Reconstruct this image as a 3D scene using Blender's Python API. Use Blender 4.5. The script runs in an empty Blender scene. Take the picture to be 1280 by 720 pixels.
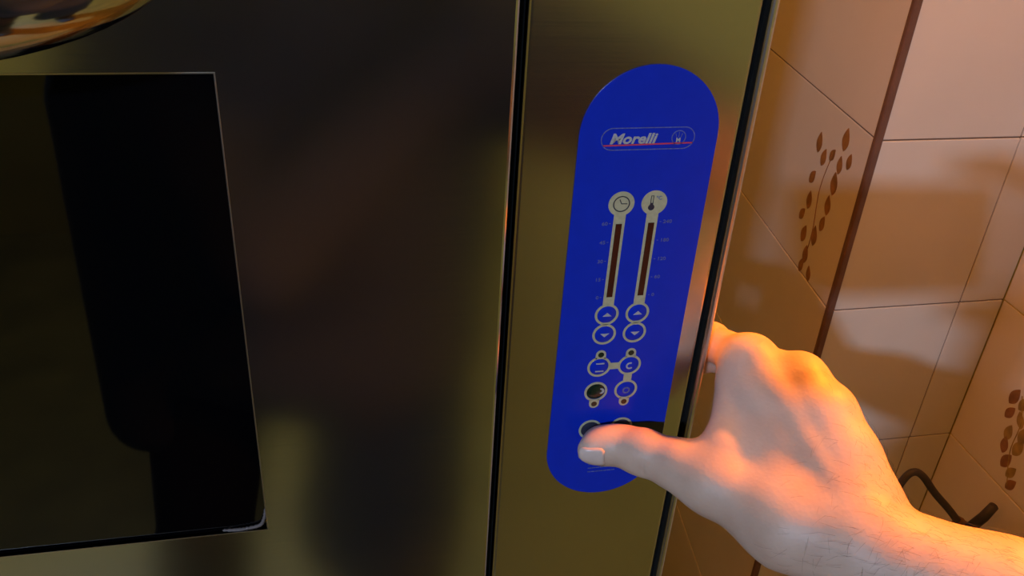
import bpy, bmesh, math, random
import numpy as np
from mathutils import Matrix, Vector

random.seed(4)
scene = bpy.context.scene
COL = scene.collection
PI = math.pi

# ------------------------------------------------------------------ camera
CAM = Vector((0.0, -0.34, 1.55))
cd = bpy.data.cameras.new('camera')
cam = bpy.data.objects.new('camera', cd)
COL.objects.link(cam)
right = Vector((0.97898, -0.19708, 0.05620))
down = Vector((-0.05480, -0.51567, -0.85504))
fwd = Vector((0.19757, 0.83381, -0.51551))
mw = Matrix((( right.x, -down.x, -fwd.x, CAM.x),
             ( right.y, -down.y, -fwd.y, CAM.y),
             ( right.z, -down.z, -fwd.z, CAM.z),
             (0, 0, 0, 1)))
cam.matrix_world = mw
cd.sensor_width = 36.0
cd.lens = 36.0 * 1119.0 / 1280.0
cd.clip_start = 0.01
scene.camera = cam

# ------------------------------------------------------------------ world, exposure
w = bpy.data.worlds.new('world')
scene.world = w
w.use_nodes = True
w.node_tree.nodes['Background'].inputs[0].default_value = (0.55, 0.6, 0.75, 1)
w.node_tree.nodes['Background'].inputs[1].default_value = 0.05
vs = scene.view_settings
vs.view_transform = 'Standard'
vs.look = 'None'
vs.gamma = 1.0
vs.use_curve_mapping = False
vs.exposure = 0.15

COOL_POS = Vector((-0.96, -1.90, 2.33))
COOL_W = 58.0
WARM_POS = Vector((0.36, 0.24, 1.98))
WARM_W = 9.5
HAND_LAMP_POS = Vector((0.57, 0.055, 1.68))
HAND_LAMP_AIM = Vector((0.240, -0.045, 1.265))
HAND_LAMP_W = 30.0

# ------------------------------------------------------------------ materials
def new_mat(name):
    m = bpy.data.materials.new(name)
    m.use_nodes = True
    nt = m.node_tree
    b = nt.nodes['Principled BSDF']
    return m, nt, b

def N(nt, t, **kw):
    n = nt.nodes.new(t)
    for k, v in kw.items():
        setattr(n, k, v)
    return n

def plain(name, col, rough=0.5, metal=0.0, var=0.06, scale=40.0, bump=0.0, ior=1.5):
    m, nt, b = new_mat(name)
    tc = N(nt, 'ShaderNodeTexCoord')
    nz = N(nt, 'ShaderNodeTexNoise')
    nz.inputs['Scale'].default_value = scale
    nz.inputs['Detail'].default_value = 4
    nt.links.new(tc.outputs['Object'], nz.inputs['Vector'])
    rp = N(nt, 'ShaderNodeValToRGB')
    c0 = tuple(max(0, c * (1 - var)) for c in col[:3]) + (1,)
    c1 = tuple(min(1, c * (1 + var)) for c in col[:3]) + (1,)
    rp.color_ramp.elements[0].color = c0
    rp.color_ramp.elements[1].color = c1
    rp.color_ramp.elements[0].position = 0.3
    rp.color_ramp.elements[1].position = 0.7
    nt.links.new(nz.outputs['Fac'], rp.inputs['Fac'])
    nt.links.new(rp.outputs['Color'], b.inputs['Base Color'])
    b.inputs['Roughness'].default_value = rough
    b.inputs['Metallic'].default_value = metal
    b.inputs['IOR'].default_value = ior
    if bump > 0:
        bp = N(nt, 'ShaderNodeBump')
        bp.inputs['Strength'].default_value = bump
        bp.inputs['Distance'].default_value = 0.001
        nt.links.new(nz.outputs['Fac'], bp.inputs['Height'])
        nt.links.new(bp.outputs['Normal'], b.inputs['Normal'])
    return m

def steel(name, col, rough, aniso=0.6, streak=0.05):
    """brushed sheet steel, grain running along world X"""
    m, nt, b = new_mat(name)
    tc = N(nt, 'ShaderNodeTexCoord')
    mp = N(nt, 'ShaderNodeMapping')
    mp.inputs['Scale'].default_value = (14, 60, 1500)
    nt.links.new(tc.outputs['Object'], mp.inputs['Vector'])
    nz = N(nt, 'ShaderNodeTexNoise')
    nz.inputs['Scale'].default_value = 1.0
    nz.inputs['Detail'].default_value = 3
    nt.links.new(mp.outputs['Vector'], nz.inputs['Vector'])
    mr = N(nt, 'ShaderNodeMapRange')
    mr.inputs['To Min'].default_value = rough - streak
    mr.inputs['To Max'].default_value = rough + streak
    nt.links.new(nz.outputs['Fac'], mr.inputs['Value'])
    nt.links.new(mr.outputs['Result'], b.inputs['Roughness'])
    # faint smears of grease
    n2 = N(nt, 'ShaderNodeTexNoise')
    n2.inputs['Scale'].default_value = 9.0
    n2.inputs['Detail'].default_value = 5
    nt.links.new(tc.outputs['Object'], n2.inputs['Vector'])
    rp = N(nt, 'ShaderNodeValToRGB')
    rp.color_ramp.elements[0].position = 0.3
    rp.color_ramp.elements[1].position = 0.75
    rp.color_ramp.elements[0].color = tuple(c * 0.88 for c in col) + (1,)
    rp.color_ramp.elements[1].color = tuple(col) + (1,)
    nt.links.new(n2.outputs['Fac'], rp.inputs['Fac'])
    nt.links.new(rp.outputs['Color'], b.inputs['Base Color'])
    b.inputs['Metallic'].default_value = 1.0
    b.inputs['Anisotropic'].default_value = aniso
    tg = N(nt, 'ShaderNodeCombineXYZ')
    tg.inputs[0].default_value = 1.0
    nt.links.new(tg.outputs[0], b.inputs['Tangent'])
    return m

M = {}
M['steel'] = steel('brushed_steel', (0.52, 0.545, 0.57), 0.14, 0.5, 0.03)
M['steel_panel'] = steel('brushed_steel_panel', (0.56, 0.53, 0.48), 0.22, 0.7, 0.04)
M['steel_edge'] = plain('bright_steel_edge', (0.62, 0.60, 0.57), 0.3, 1.0)
M['chrome'] = plain('chrome', (0.80, 0.79, 0.77), 0.07, 1.0, var=0.01)
M['black_rubber'] = plain('black_rubber', (0.004, 0.004, 0.004), 0.9, ior=1.2)
M['dark_glass'] = plain('dark_glass', (0.001, 0.001, 0.0015), 0.03, 0.0, var=0.0, ior=1.5)
M['sealant'] = plain('grey_sealant', (0.13, 0.11, 0.11), 0.6, bump=0.3, scale=900)
M['blue'] = plain('blue_overlay_film', (0.003, 0.027, 0.52), 0.38, var=0.04, scale=120, bump=0.05, ior=1.3)
M['print'] = plain('pale_print', (0.46, 0.45, 0.29), 0.5, var=0.10, scale=500)
M['print_dim'] = plain('faded_print', (0.10, 0.13, 0.36), 0.5, var=0.3, scale=800)
M['print_grey'] = plain('grey_print', (0.42, 0.43, 0.46), 0.5, var=0.12, scale=800)
M['print_red'] = plain('red_print', (0.62, 0.05, 0.09), 0.5)
M['bar_red'] = plain('dark_red_window', (0.055, 0.006, 0.005), 0.25)
M['print_dark'] = plain('dark_print', (0.022, 0.025, 0.05), 0.4)
M['led'] = plain('unlit_led', (0.006, 0.02, 0.012), 0.2)
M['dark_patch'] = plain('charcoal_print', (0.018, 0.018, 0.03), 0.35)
M['tile'] = plain('cream_glazed_tile', (0.74, 0.64, 0.54), 0.22, var=0.05, scale=5.0)
M['grout'] = plain('brown_grout', (0.17, 0.095, 0.06), 0.9, bump=0.3, scale=300)
M['leaf'] = plain('brown_leaf_print', (0.30, 0.12, 0.035), 0.3, var=0.35, scale=60)
M['leaf_gold'] = plain('ochre_leaf_print', (0.36, 0.22, 0.04), 0.3, var=0.35, scale=60)
M['trim'] = plain('brown_corner_trim', (0.16, 0.075, 0.05), 0.4, var=0.15)
M['plaster'] = plain('ochre_plaster', (0.60, 0.45, 0.09), 0.85, var=0.10, scale=4, bump=0.2)
M['ceiling'] = plain('white_plaster', (0.62, 0.58, 0.48), 0.9)
M['floor'] = plain('brown_floor_tile', (0.33, 0.225, 0.04), 0.5, var=0.2, scale=6)
M['cloth'] = plain('dark_knit', (0.034, 0.058, 0.11), 0.95, var=0.2, scale=300, bump=0.3)
M['denim'] = plain('black_denim', (0.012, 0.016, 0.030), 0.95, var=0.2, scale=400, bump=0.3)
M['hair'] = plain('dark_hair', (0.018, 0.011, 0.007), 0.6, var=0.3, scale=300, bump=0.5)
M['hose'] = plain('dark_rubber_hose', (0.055, 0.038, 0.030), 0.55, var=0.2, scale=120)
M['brass'] = plain('tarnished_brass', (0.30, 0.15, 0.06), 0.45, 0.7, var=0.3, scale=90)
M['cable'] = plain('grey_cable', (0.35, 0.34, 0.36), 0.5)
M['shade'] = plain('white_enamel', (0.75, 0.72, 0.66), 0.4)
M['frame'] = plain('white_lacquer', (0.7, 0.7, 0.68), 0.4)

def emis(name, col, s):
    m, nt, b = new_mat(name)
    b.inputs['Emission Color'].default_value = tuple(col) + (1,)
    b.inputs['Emission Strength'].default_value = s
    b.inputs['Base Color'].default_value = (0.8, 0.8, 0.8, 1)
    return m
M['bulb'] = emis('warm_bulb', (1.0, 0.50, 0.14), 18)
M['tube'] = emis('cool_diffuser', (0.86, 0.90, 1.0), 6)

def skin_mat():
    m, nt, b = new_mat('skin')
    tc = N(nt, 'ShaderNodeTexCoord')
    n1 = N(nt, 'ShaderNodeTexNoise')
    n1.inputs['Scale'].default_value = 38
    n1.inputs['Detail'].default_value = 5
    nt.links.new(tc.outputs['Object'], n1.inputs['Vector'])
    rp = N(nt, 'ShaderNodeValToRGB')
    e = rp.color_ramp.elements
    e[0].position = 0.32
    e[0].color = (0.54, 0.36, 0.28, 1)
    e[1].position = 0.68
    e[1].color = (0.64, 0.47, 0.38, 1)
    nt.links.new(n1.outputs['Fac'], rp.inputs['Fac'])
    nt.links.new(rp.outputs['Color'], b.inputs['Base Color'])
    b.inputs['Roughness'].default_value = 0.5
    b.inputs['Subsurface Weight'].default_value = 0.12
    b.inputs['Subsurface Radius'].default_value = (0.008, 0.003, 0.0015)
    b.inputs['Subsurface Scale'].default_value = 0.6
    v = N(nt, 'ShaderNodeTexVoronoi')
    v.inputs['Scale'].default_value = 520
    nt.links.new(tc.outputs['Object'], v.inputs['Vector'])
    n2 = N(nt, 'ShaderNodeTexNoise')
    n2.inputs['Scale'].default_value = 190
    n2.inputs['Detail'].default_value = 4
    nt.links.new(tc.outputs['Object'], n2.inputs['Vector'])
    add = N(nt, 'ShaderNodeMath', operation='ADD')
    nt.links.new(v.outputs['Distance'], add.inputs[0])
    nt.links.new(n2.outputs['Fac'], add.inputs[1])
    bp = N(nt, 'ShaderNodeBump')
    bp.inputs['Strength'].default_value = 0.14
    bp.inputs['Distance'].default_value = 0.0005
    nt.links.new(add.outputs[0], bp.inputs['Height'])
    nt.links.new(bp.outputs['Normal'], b.inputs['Normal'])
    return m
M['skin'] = skin_mat()
M['nail'] = plain('fingernail', (0.66, 0.52, 0.47), 0.3, var=0.05, scale=200)

# ------------------------------------------------------------------ mesh helpers
def link(o, parent=None):
    COL.objects.link(o)
    if parent is not None:
        o.parent = parent
    return o

def obj(name, me, mat, parent=None, smooth=False):
    if isinstance(me, bmesh.types.BMesh):
        b = me
        me = bpy.data.meshes.new(name)
        bmesh.ops.recalc_face_normals(b, faces=b.faces[:])
        b.to_mesh(me)
        b.free()
    if mat and not me.materials:
        me.materials.append(M[mat])
    if smooth:
        me.polygons.foreach_set('use_smooth', [True] * len(me.polygons))
    return link(bpy.data.objects.new(name, me), parent)

def empty(name, loc=(0, 0, 0)):
    o = bpy.data.objects.new(name, None)
    o.location = loc
    o.empty_display_size = 0.05
    return link(o)

def tag(o, label, cat, group=None):
    o['label'] = label
    o['category'] = cat
    if group:
        o['group'] = group
    return o

def struct(o, label=None):
    o['kind'] = 'structure'
    if label:
        o['label'] = label
        o['category'] = o.name.split('_')[0]
    return o

def box(b, x0, x1, y0, y1, z0, z1, bev=0.0, seg=2):
    r = bmesh.ops.create_cube(b, size=1.0)
    vs_ = r['verts']
    for v in vs_:
        v.co = Vector(((x0 + x1) / 2 + v.co.x * (x1 - x0), (y0 + y1) / 2 + v.co.y * (y1 - y0), (z0 + z1) / 2 + v.co.z * (z1 - z0)))
    if bev > 0:
        es = list({e for v in vs_ for e in v.link_edges})
        bmesh.ops.bevel(b, geom=es, offset=bev, segments=seg, affect='EDGES', profile=0.5)
    return b

def bx(*a, **k):
    return box(bmesh.new(), *a, **k)

def prism(pts, y0, y1, holes=None, b=None):
    """flat outline in the (x, z) plane, extruded from y1 (back) to y0 (front)"""
    b = b or bmesh.new()
    loops = [pts] + (holes or [])
    es = []
    for lp in loops:
        vv = [b.verts.new((p[0], y0, p[1])) for p in lp]
        for i in range(len(vv)):
            es.append(b.edges.new((vv[i], vv[(i + 1) % len(vv)])))
    r = bmesh.ops.triangle_fill(b, use_beauty=True, use_dissolve=False, edges=es)
    fs = [g for g in r['geom'] if isinstance(g, bmesh.types.BMFace)]
    ex = bmesh.ops.extrude_face_region(b, geom=fs)
    for g in ex['geom']:
        if isinstance(g, bmesh.types.BMVert):
            g.co.y = y1
    return b

def circ(cx, cz, r, n=28, a0=0.0, a1=2 * PI):
    full = abs(a1 - a0 - 2 * PI) < 1e-6
    m = n if full else n + 1
    return [(cx + r * math.cos(a0 + (a1 - a0) * i / n), cz + r * math.sin(a0 + (a1 - a0) * i / n)) for i in range(m)]

def stadium_v(x0, x1, z0, z1, n=24):
    r = (x1 - x0) / 2
    cx = (x0 + x1) / 2
    return circ(cx, z1 - r, r, n, 0, PI) + circ(cx, z0 + r, r, n, PI, 2 * PI)

def stadium_h(x0, x1, z0, z1, n=16):
    r = (z1 - z0) / 2
    cz = (z0 + z1) / 2
    return circ(x1 - r, cz, r, n, -PI / 2, PI / 2) + circ(x0 + r, cz, r, n, PI / 2, 3 * PI / 2)

def tube(path, rad, n=12, b=None, cap=True):
    """swept tube through path points; rad is one number or one per point"""
    b = b or bmesh.new()
    pts = [Vector(p) for p in path]
    rs = rad if isinstance(rad, (list, tuple)) else [rad] * len(pts)
    prev = None
    rings = []
    for i, p in enumerate(pts):
        t = (pts[min(i + 1, len(pts) - 1)] - pts[max(i - 1, 0)]).normalized()
        if prev is None:
            u = t.orthogonal().normalized()
        else:
            u = (prev - t * prev.dot(t)).normalized()
        prev = u
        v = t.cross(u)
        rings.append([b.verts.new(p + (u * math.cos(2 * PI * k / n) + v * math.sin(2 * PI * k / n)) * rs[i]) for k in range(n)])
    for i in range(len(rings) - 1):
        for k in range(n):
            b.faces.new((rings[i][k], rings[i][(k + 1) % n], rings[i + 1][(k + 1) % n], rings[i + 1][k]))
    if cap:
        b.faces.new(rings[0][::-1])
        b.faces.new(rings[-1])
    return b

def smooth_path(pts, sub=8):
    """Catmull-Rom through the points"""
    P = [Vector(p) for p in pts]
    P = [P[0] * 2 - P[1]] + P + [P[-1] * 2 - P[-2]]
    out = []
    for i in range(1, len(P) - 2):
        for s in range(sub):
            t = s / sub
            a, b_, c, d = P[i - 1], P[i], P[i + 1], P[i + 2]
            out.append(0.5 * ((2 * b_) + (c - a) * t + (2 * a - 5 * b_ + 4 * c - d) * t * t + (3 * b_ - a - 3 * c + d) * t ** 3))
    out.append(P[-2])
    return out

def text_mesh(s, size, shear=0.0, offset=0.0, align='LEFT', extrude=0.0001):
    cu = bpy.data.curves.new('text', 'FONT')
    cu.body = s
    cu.size = size
    cu.shear = shear
    cu.offset = offset
    cu.align_x = align
    cu.align_y = 'BOTTOM_BASELINE'
    cu.extrude = extrude
    cu.resolution_u = 3
    o = bpy.data.objects.new('text', cu)
    COL.objects.link(o)
    dg = bpy.context.evaluated_depsgraph_get()
    me = bpy.data.meshes.new_from_object(o.evaluated_get(dg))
    bpy.data.objects.remove(o)
    bpy.data.curves.remove(cu)
    return me

# ------------------------------------------------------------------ smooth-union bodies (signed distance -> surface nets)
class Field:
    def __init__(self, lo, hi, h):
        self.lo = np.array(lo, np.float32)
        self.h = h
        self.n = np.ceil((np.array(hi) - np.array(lo)) / h).astype(int) + 1
        self.ax = [self.lo[i] + h * np.arange(self.n[i], dtype=np.float32) for i in range(3)]
        self.v = np.full(self.n, 1.0, np.float32)

    def window(self, a, b, m):
        lo = np.minimum(a, b) - m
        hi = np.maximum(a, b) + m
        i0 = np.clip(np.floor((lo - self.lo) / self.h).astype(int), 0, self.n)
        i1 = np.clip(np.ceil((hi - self.lo) / self.h).astype(int) + 1, 0, self.n)
        return tuple(slice(i0[k], i1[k]) for k in range(3))

    def coords(self, w_):
        return (self.ax[0][w_[0]][:, None, None], self.ax[1][w_[1]][None, :, None], self.ax[2][w_[2]][None, None, :])

    def cone(self, a, b, ra, rb, k=0.004, cut=False):
        a = np.array(a, np.float32)
        b = np.array(b, np.float32)
        w_ = self.window(a, b, max(ra, rb) + k + 4 * self.h)
        sub = self.v[w_]
        if sub.size == 0:
            return
        X, Y, Z = self.coords(w_)
        d = b - a
        L2 = float(d @ d) + 1e-12
        t = np.clip(((X - a[0]) * d[0] + (Y - a[1]) * d[1] + (Z - a[2]) * d[2]) / L2, 0, 1)
        s = np.sqrt((X - a[0] - t * d[0]) ** 2 + (Y - a[1] - t * d[1]) ** 2 + (Z - a[2] - t * d[2]) ** 2) - (ra + (rb - ra) * t)
        self.blend(w_, s, k, cut)

    def blob(self, c, axes, radii, k=0.004, cut=False):
        c = np.array(c, np.float32)
        R_ = max(radii)
        w_ = self.window(c, c, R_ + k + 4 * self.h)
        if self.v[w_].size == 0:
            return
        X, Y, Z = self.coords(w_)
        q = 0
        for ax, r in zip(axes, radii):
            ax = np.array(Vector(ax).normalized(), np.float32)
            q = q + (((X - c[0]) * ax[0] + (Y - c[1]) * ax[1] + (Z - c[2]) * ax[2]) / r) ** 2
        s = (np.sqrt(q) - 1) * min(radii)
        self.blend(w_, s.astype(np.float32), k, cut)

    def blend(self, w_, s, k, cut):
        v = self.v[w_]
        if cut:
            hh = np.clip(0.5 - 0.5 * (v + s) / k, 0, 1)
            self.v[w_] = v * (1 - hh) - s * hh + k * hh * (1 - hh)
        else:
            hh = np.clip(0.5 + 0.5 * (v - s) / k, 0, 1)
            self.v[w_] = v * (1 - hh) + s * hh - k * hh * (1 - hh)

    def merge(self, other, k):
        w_ = (slice(None),) * 3
        self.blend(w_, other.v, k, False)

    def mesh(self):
        v, h = self.v, self.h
        s = v < 0
        nx, ny, nz = (np.array(v.shape) - 1)
        cnt = np.zeros((nx, ny, nz), np.uint8)
        for i in (0, 1):
            for j in (0, 1):
                for k in (0, 1):
                    cnt += s[i:nx + i, j:ny + j, k:nz + k]
        cells = np.argwhere((cnt > 0) & (cnt < 8))
        idx = np.full((nx, ny, nz), -1, np.int64)
        idx[cells[:, 0], cells[:, 1], cells[:, 2]] = np.arange(len(cells))
        acc = np.zeros((len(cells), 3))
        wt = np.zeros(len(cells))
        crn = [(i, j, k) for i in (0, 1) for j in (0, 1) for k in (0, 1)]
        val = {c: v[cells[:, 0] + c[0], cells[:, 1] + c[1], cells[:, 2] + c[2]] for c in crn}
        for a in crn:
            for ax in range(3):
                if a[ax] == 0:
                    b = list(a)
                    b[ax] = 1
                    b = tuple(b)
                    va, vb = val[a], val[b]
                    m = (va < 0) != (vb < 0)
                    t = np.where(m, va / np.where(m, va - vb, 1), 0)
                    p = np.array(a, float)[None, :] + t[:, None] * (np.array(b) - np.array(a))[None, :]
                    acc += p * m[:, None]
                    wt += m
        pts = self.lo + h * (cells + acc / wt[:, None])
        quads = []
        for ax in range(3):
            o1, o2 = [a for a in range(3) if a != ax]
            sl0 = [slice(None)] * 3
            sl1 = [slice(None)] * 3
            sl0[ax] = slice(0, -1)
            sl1[ax] = slice(1, None)
            e = s[tuple(sl0)] != s[tuple(sl1)]
            E_ = np.argwhere(e)
            dims = (nx, ny, nz)
            E_ = E_[(E_[:, o1] > 0) & (E_[:, o1] < dims[o1]) & (E_[:, o2] > 0) & (E_[:, o2] < dims[o2])]
            def cell(d1, d2):
                c = E_.copy()
                c[:, o1] -= d1
                c[:, o2] -= d2
                return idx[c[:, 0], c[:, 1], c[:, 2]]
            q = np.stack([cell(0, 0), cell(1, 0), cell(1, 1), cell(0, 1)], 1)
            ins = s[E_[:, 0], E_[:, 1], E_[:, 2]]
            flip = ins if ax != 1 else ~ins
            q[flip] = q[flip][:, ::-1]
            quads.append(q)
        return pts, np.concatenate(quads)

    def at(self, p):
        q = (np.array(p) - self.lo) / self.h
        i = np.clip(np.floor(q).astype(int), 0, self.n - 2)
        f = q - i
        r = 0
        for a in (0, 1):
            for b in (0, 1):
                for c in (0, 1):
                    r += self.v[i[0] + a, i[1] + b, i[2] + c] * (f[0] if a else 1 - f[0]) * (f[1] if b else 1 - f[1]) * (f[2] if c else 1 - f[2])
        return float(r)

def np_mesh(name, pts, quads):
    me = bpy.data.meshes.new(name)
    me.from_pydata([tuple(p) for p in pts], [], [tuple(int(i) for i in q) for q in quads])
    me.update()
    me.polygons.foreach_set('use_smooth', [True] * len(me.polygons))
    return me

# ================================================================== THE ROOM
RX0, RX1 = -2.30, 0.766
RY0, RY1 = -2.70, 1.05
CEIL = 2.62
PY = 0.41                 # front of the tiled pillar
PX = 0.542                # its corner
A_DIR = Vector((0.105, 1.0, 0)).normalized()       # the pillar's side runs back, a little out of square
PXB = PX + 0.105 * (RY1 - PY)

struct(obj('floor', bx(RX0 - .1, RX1 + .1, RY0 - .1, RY1 + .1, -0.1, 0.0), 'floor'), 'brown tiled kitchen floor')
struct(obj('ceiling', bx(RX0 - .1, RX1 + .1, RY0 - .1, RY1 + .1, CEIL, CEIL + 0.1), 'ceiling'), 'pale plaster ceiling')
struct(obj('wall_back', bx(RX0, RX1, RY0 - .1, RY0, 0, CEIL), 'plaster'), 'ochre plaster wall opposite the oven')
struct(obj('wall_left', bx(RX0 - .1, RX0, RY0 - .1, RY1 + .1, 0, CEIL), 'plaster'), 'ochre plaster wall at the far end of the kitchen')
struct(obj('wall_front', bx(RX0, RX1, RY1, RY1 + .1, 0, CEIL), 'plaster'), 'plaster wall behind the oven')
wall_right = struct(obj('wall_right', bx(RX1 + 0.0015, RX1 + .1, RY0 - .1, RY1 + .1, 0, CEIL), 'plaster'), 'cream tiled wall beside the pillar')
# pillar core (grout shows between the tiles)
b = bmesh.new()
foot = [(PX + 0.0015, PY + 0.0015), (RX1, PY + 0.0015), (RX1, RY1), (PXB + 0.0015, RY1)]
lo_ = [b.verts.new((x, y, 0)) for x, y in foot]
hi_ = [b.verts.new((x, y, CEIL)) for x, y in foot]
b.faces.new(lo_[::-1])
b.faces.new(hi_)
for i in range(4):
    b.faces.new((lo_[i], lo_[(i + 1) % 4], hi_[(i + 1) % 4], hi_[i]))
wall_pillar = struct(obj('wall_pillar', b, 'grout'), 'cream tiled pillar to the right of the oven')

ROW0, ROWH, G = 1.235, 0.202, 0.0008
rows = []
z = ROW0 - 6 * ROWH
while z < CEIL:
    rows.append((max(z, 0.0), min(z + ROWH, CEIL)))
    z += ROWH

tile_cache = {}
def tile_mesh(wd, ht):
    key = (round(wd, 4), round(ht, 4))
    if key not in tile_cache:
        b_ = bx(0, wd, 0, 0.006, 0, ht, bev=0.0007, seg=2)
        me = bpy.data.meshes.new('tile')
        bmesh.ops.recalc_face_normals(b_, faces=b_.faces[:])
        b_.to_mesh(me)
        b_.free()
        me.materials.append(M['tile'])
        tile_cache[key] = me
    return tile_cache[key]

def tile(parent, origin, xdir, wd, z0, z1, tilt=0.0):
    """front face lies on the line from origin along xdir; the normal is xdir turned clockwise"""
    o = bpy.data.objects.new('tile', tile_mesh(wd - 2 * G, z1 - z0 - 2 * G))
    xd = Vector(xdir).normalized()
    ang = math.atan2(xd.y, xd.x)
    o.location = (origin[0] + xd.x * G, origin[1] + xd.y * G, z0 + G)
    o.rotation_euler = (random.uniform(-.004, .004), 0, ang)
    link(o, parent)
    return o

tilesA, tilesC = {}, {}
for ri, (z0, z1) in enumerate(rows):
    # pillar side, running back from the corner
    for ci in range(2):
        st = Vector((PX, PY, 0)) + A_DIR * (0.338 * ci)
        en = min(0.338 * (ci + 1), 0.64)
        wd = en - 0.338 * ci
        o = Vector((st.x, st.y, 0)) + A_DIR * wd
        tilesA[(ri, ci)] = tile(wall_pillar, o, -A_DIR, wd, z0, z1)
    # pillar front
    tile(wall_pillar, (PX, PY, 0), (1, 0, 0), 0.166, z0, z1)
    tile(wall_pillar, (PX + 0.166, PY, 0), (1, 0, 0), RX1 - PX - 0.166, z0, z1)
    # wall on the right, running towards the camera
    for ci in range(2):
        y0 = PY - 0.338 * ci
        tilesC[(ri, ci)] = tile(wall_right, (RX1, y0, 0), (0, -1, 0), 0.338, z0, z1)

# brown corner profile
tp = [(PX - 0.0022, PY + 0.004), (PX - 0.0022, PY - 0.0005), (PX - 0.001, PY - 0.0022), (PX + 0.001, PY - 0.0024), (PX + 0.0050, PY - 0.0020), (PX + 0.0056, PY + 0.004)]
b = bmesh.new()
l0 = [b.verts.new((x, y, 0)) for x, y in tp]
l1 = [b.verts.new((x, y, CEIL)) for x, y in tp]
b.faces.new(l0[::-1]); b.faces.new(l1)
for i in range(len(tp)):
    b.faces.new((l0[i], l0[(i + 1) % len(tp)], l1[(i + 1) % len(tp)], l1[i]))
struct(obj('trim_1', b, 'trim'), 'brown edging strip along the pillar corner')

# leaf sprays printed on some tiles: (x, z, angle, length) in the tile's own plane
def leaf_outline(cx, cz, ang, L, W):
    pts = []
    for i in range(14):
        t = i / 13
        pts.append((t * L, W * math.sin(PI * t) ** 0.8 * (1 - 0.35 * t)))
    for i in range(12, 0, -1):
        t = i / 13
        pts.append((t * L, -W * math.sin(PI * t) ** 0.8 * (1 - 0.35 * t)))
    ca, sa = math.cos(ang), math.sin(ang)
    return [(cx + x * ca - z_ * sa, cz + x * sa + z_ * ca) for x, z_ in pts]

# ================================================================== THE OVEN
oven = empty('convection_oven', (-0.2, 0.3, 0.74))
tag(oven, 'stainless steel convection oven with dark glass door and blue control panel', 'oven')
def opart(name, me, mat, parent=None, smooth=False):
    o = obj(name, me, mat, parent or oven, smooth)
    if parent is None:
        o.matrix_parent_inverse = Matrix.Translation(-Vector(oven.location))
    return o

OZ0, OZ1 = 0.74, 1.66
OX0, OX1 = -0.62, 0.1835
# carcass with a folded lip along its right side
body = opart('body', bx(OX0, OX1 - 0.0012, 0.016, 0.60, OZ0, OZ1, bev=0.002), 'steel_panel')
opart('side_lip', bx(OX1 - 0.0034, OX1, -0.0015, 0.05, OZ0 + .005, OZ1 - .005, bev=0.0012), 'steel_edge')
opart('recess_strip', bx(0.1768, 0.1802, 0.004, 0.017, OZ0 + .006, OZ1 - .006), 'black_rubber')
opart('door_gasket', bx(0.0750, 0.0812, 0.006, 0.017, OZ0 + .006, OZ1 - .006), 'black_rubber')

# door: a steel sheet with a cut-out for the glass
def framed(x0, x1, z0, z1, hx0, hx1, hz0, hz1, y0, y1, bev):
    b = bmesh.new()
    def ring(y, xa, xb, za, zb):
        return [b.verts.new(p) for p in ((xa, y, za), (xb, y, za), (xb, y, zb), (xa, y, zb))]
    of, inf = ring(y0, x0, x1, z0, z1), ring(y0, hx0, hx1, hz0, hz1)
    ob, inb = ring(y1, x0, x1, z0, z1), ring(y1, hx0, hx1, hz0, hz1)
    for i in range(4):
        j = (i + 1) % 4
        b.faces.new((of[i], of[j], inf[j], inf[i]))
        b.faces.new((ob[j], ob[i], inb[i], inb[j]))
        b.faces.new((of[j], of[i], ob[i], ob[j]))
        b.faces.new((inf[i], inf[j], inb[j], inb[i]))
    oe = [e for e in b.edges if all(v in of for v in e.verts)]
    oe += [e for e in b.edges if (e.verts[0] in of) != (e.verts[1] in of) and (e.verts[0] in ob or e.verts[1] in ob)]
    bmesh.ops.bevel(b, geom=oe, offset=bev, segments=4, affect='EDGES', profile=0.5)
    return b
DX0, DX1, DZ0, DZ1 = -0.60, 0.0770, 0.765, 1.64
HX0, HX1, HZ0, HZ1 = -0.487, -0.0385, 1.2045, 1.4405
door = opart('door', framed(DX0, DX1, DZ0, DZ1, HX0, HX1, HZ0, HZ1, 0.0, 0.0145, 0.0022), 'steel')
obj('window_pane', bx(HX0 - .01, HX1 + .01, 0.0022, 0.0075, HZ0 - .01, HZ1 + .01), 'dark_glass', door)
# bright cut edge around the glass
obj('window_edge', framed(HX0 - .0006, HX1 + .0006, HZ0 - .0006, HZ1 + .0006, HX0, HX1, HZ0, HZ1, -0.0002, 0.003, 0.0001), 'steel_edge', door)
# lumpy bead of sealant in the lower corner of the glass
sp = smooth_path([(HX1 - 0.022, 0.0024, HZ0 - 0.0004), (HX1 - 0.015, 0.0012, HZ0 + 0.0004), (HX1 - 0.010, 0.0010, HZ0 + 0.0008), (HX1 - 0.0035, 0.0010, HZ0 + 0.0022), (HX1 - 0.0012, 0.0010, HZ0 + 0.006), (HX1 + 0.0003, 0.0020, HZ0 + 0.012)], 6)
obj('sealant_bead', tube(sp, [0.0005 + 0.0006 * abs(math.sin(i * 1.7)) for i in range(len(sp))], 8), 'sealant', door, True)

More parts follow.
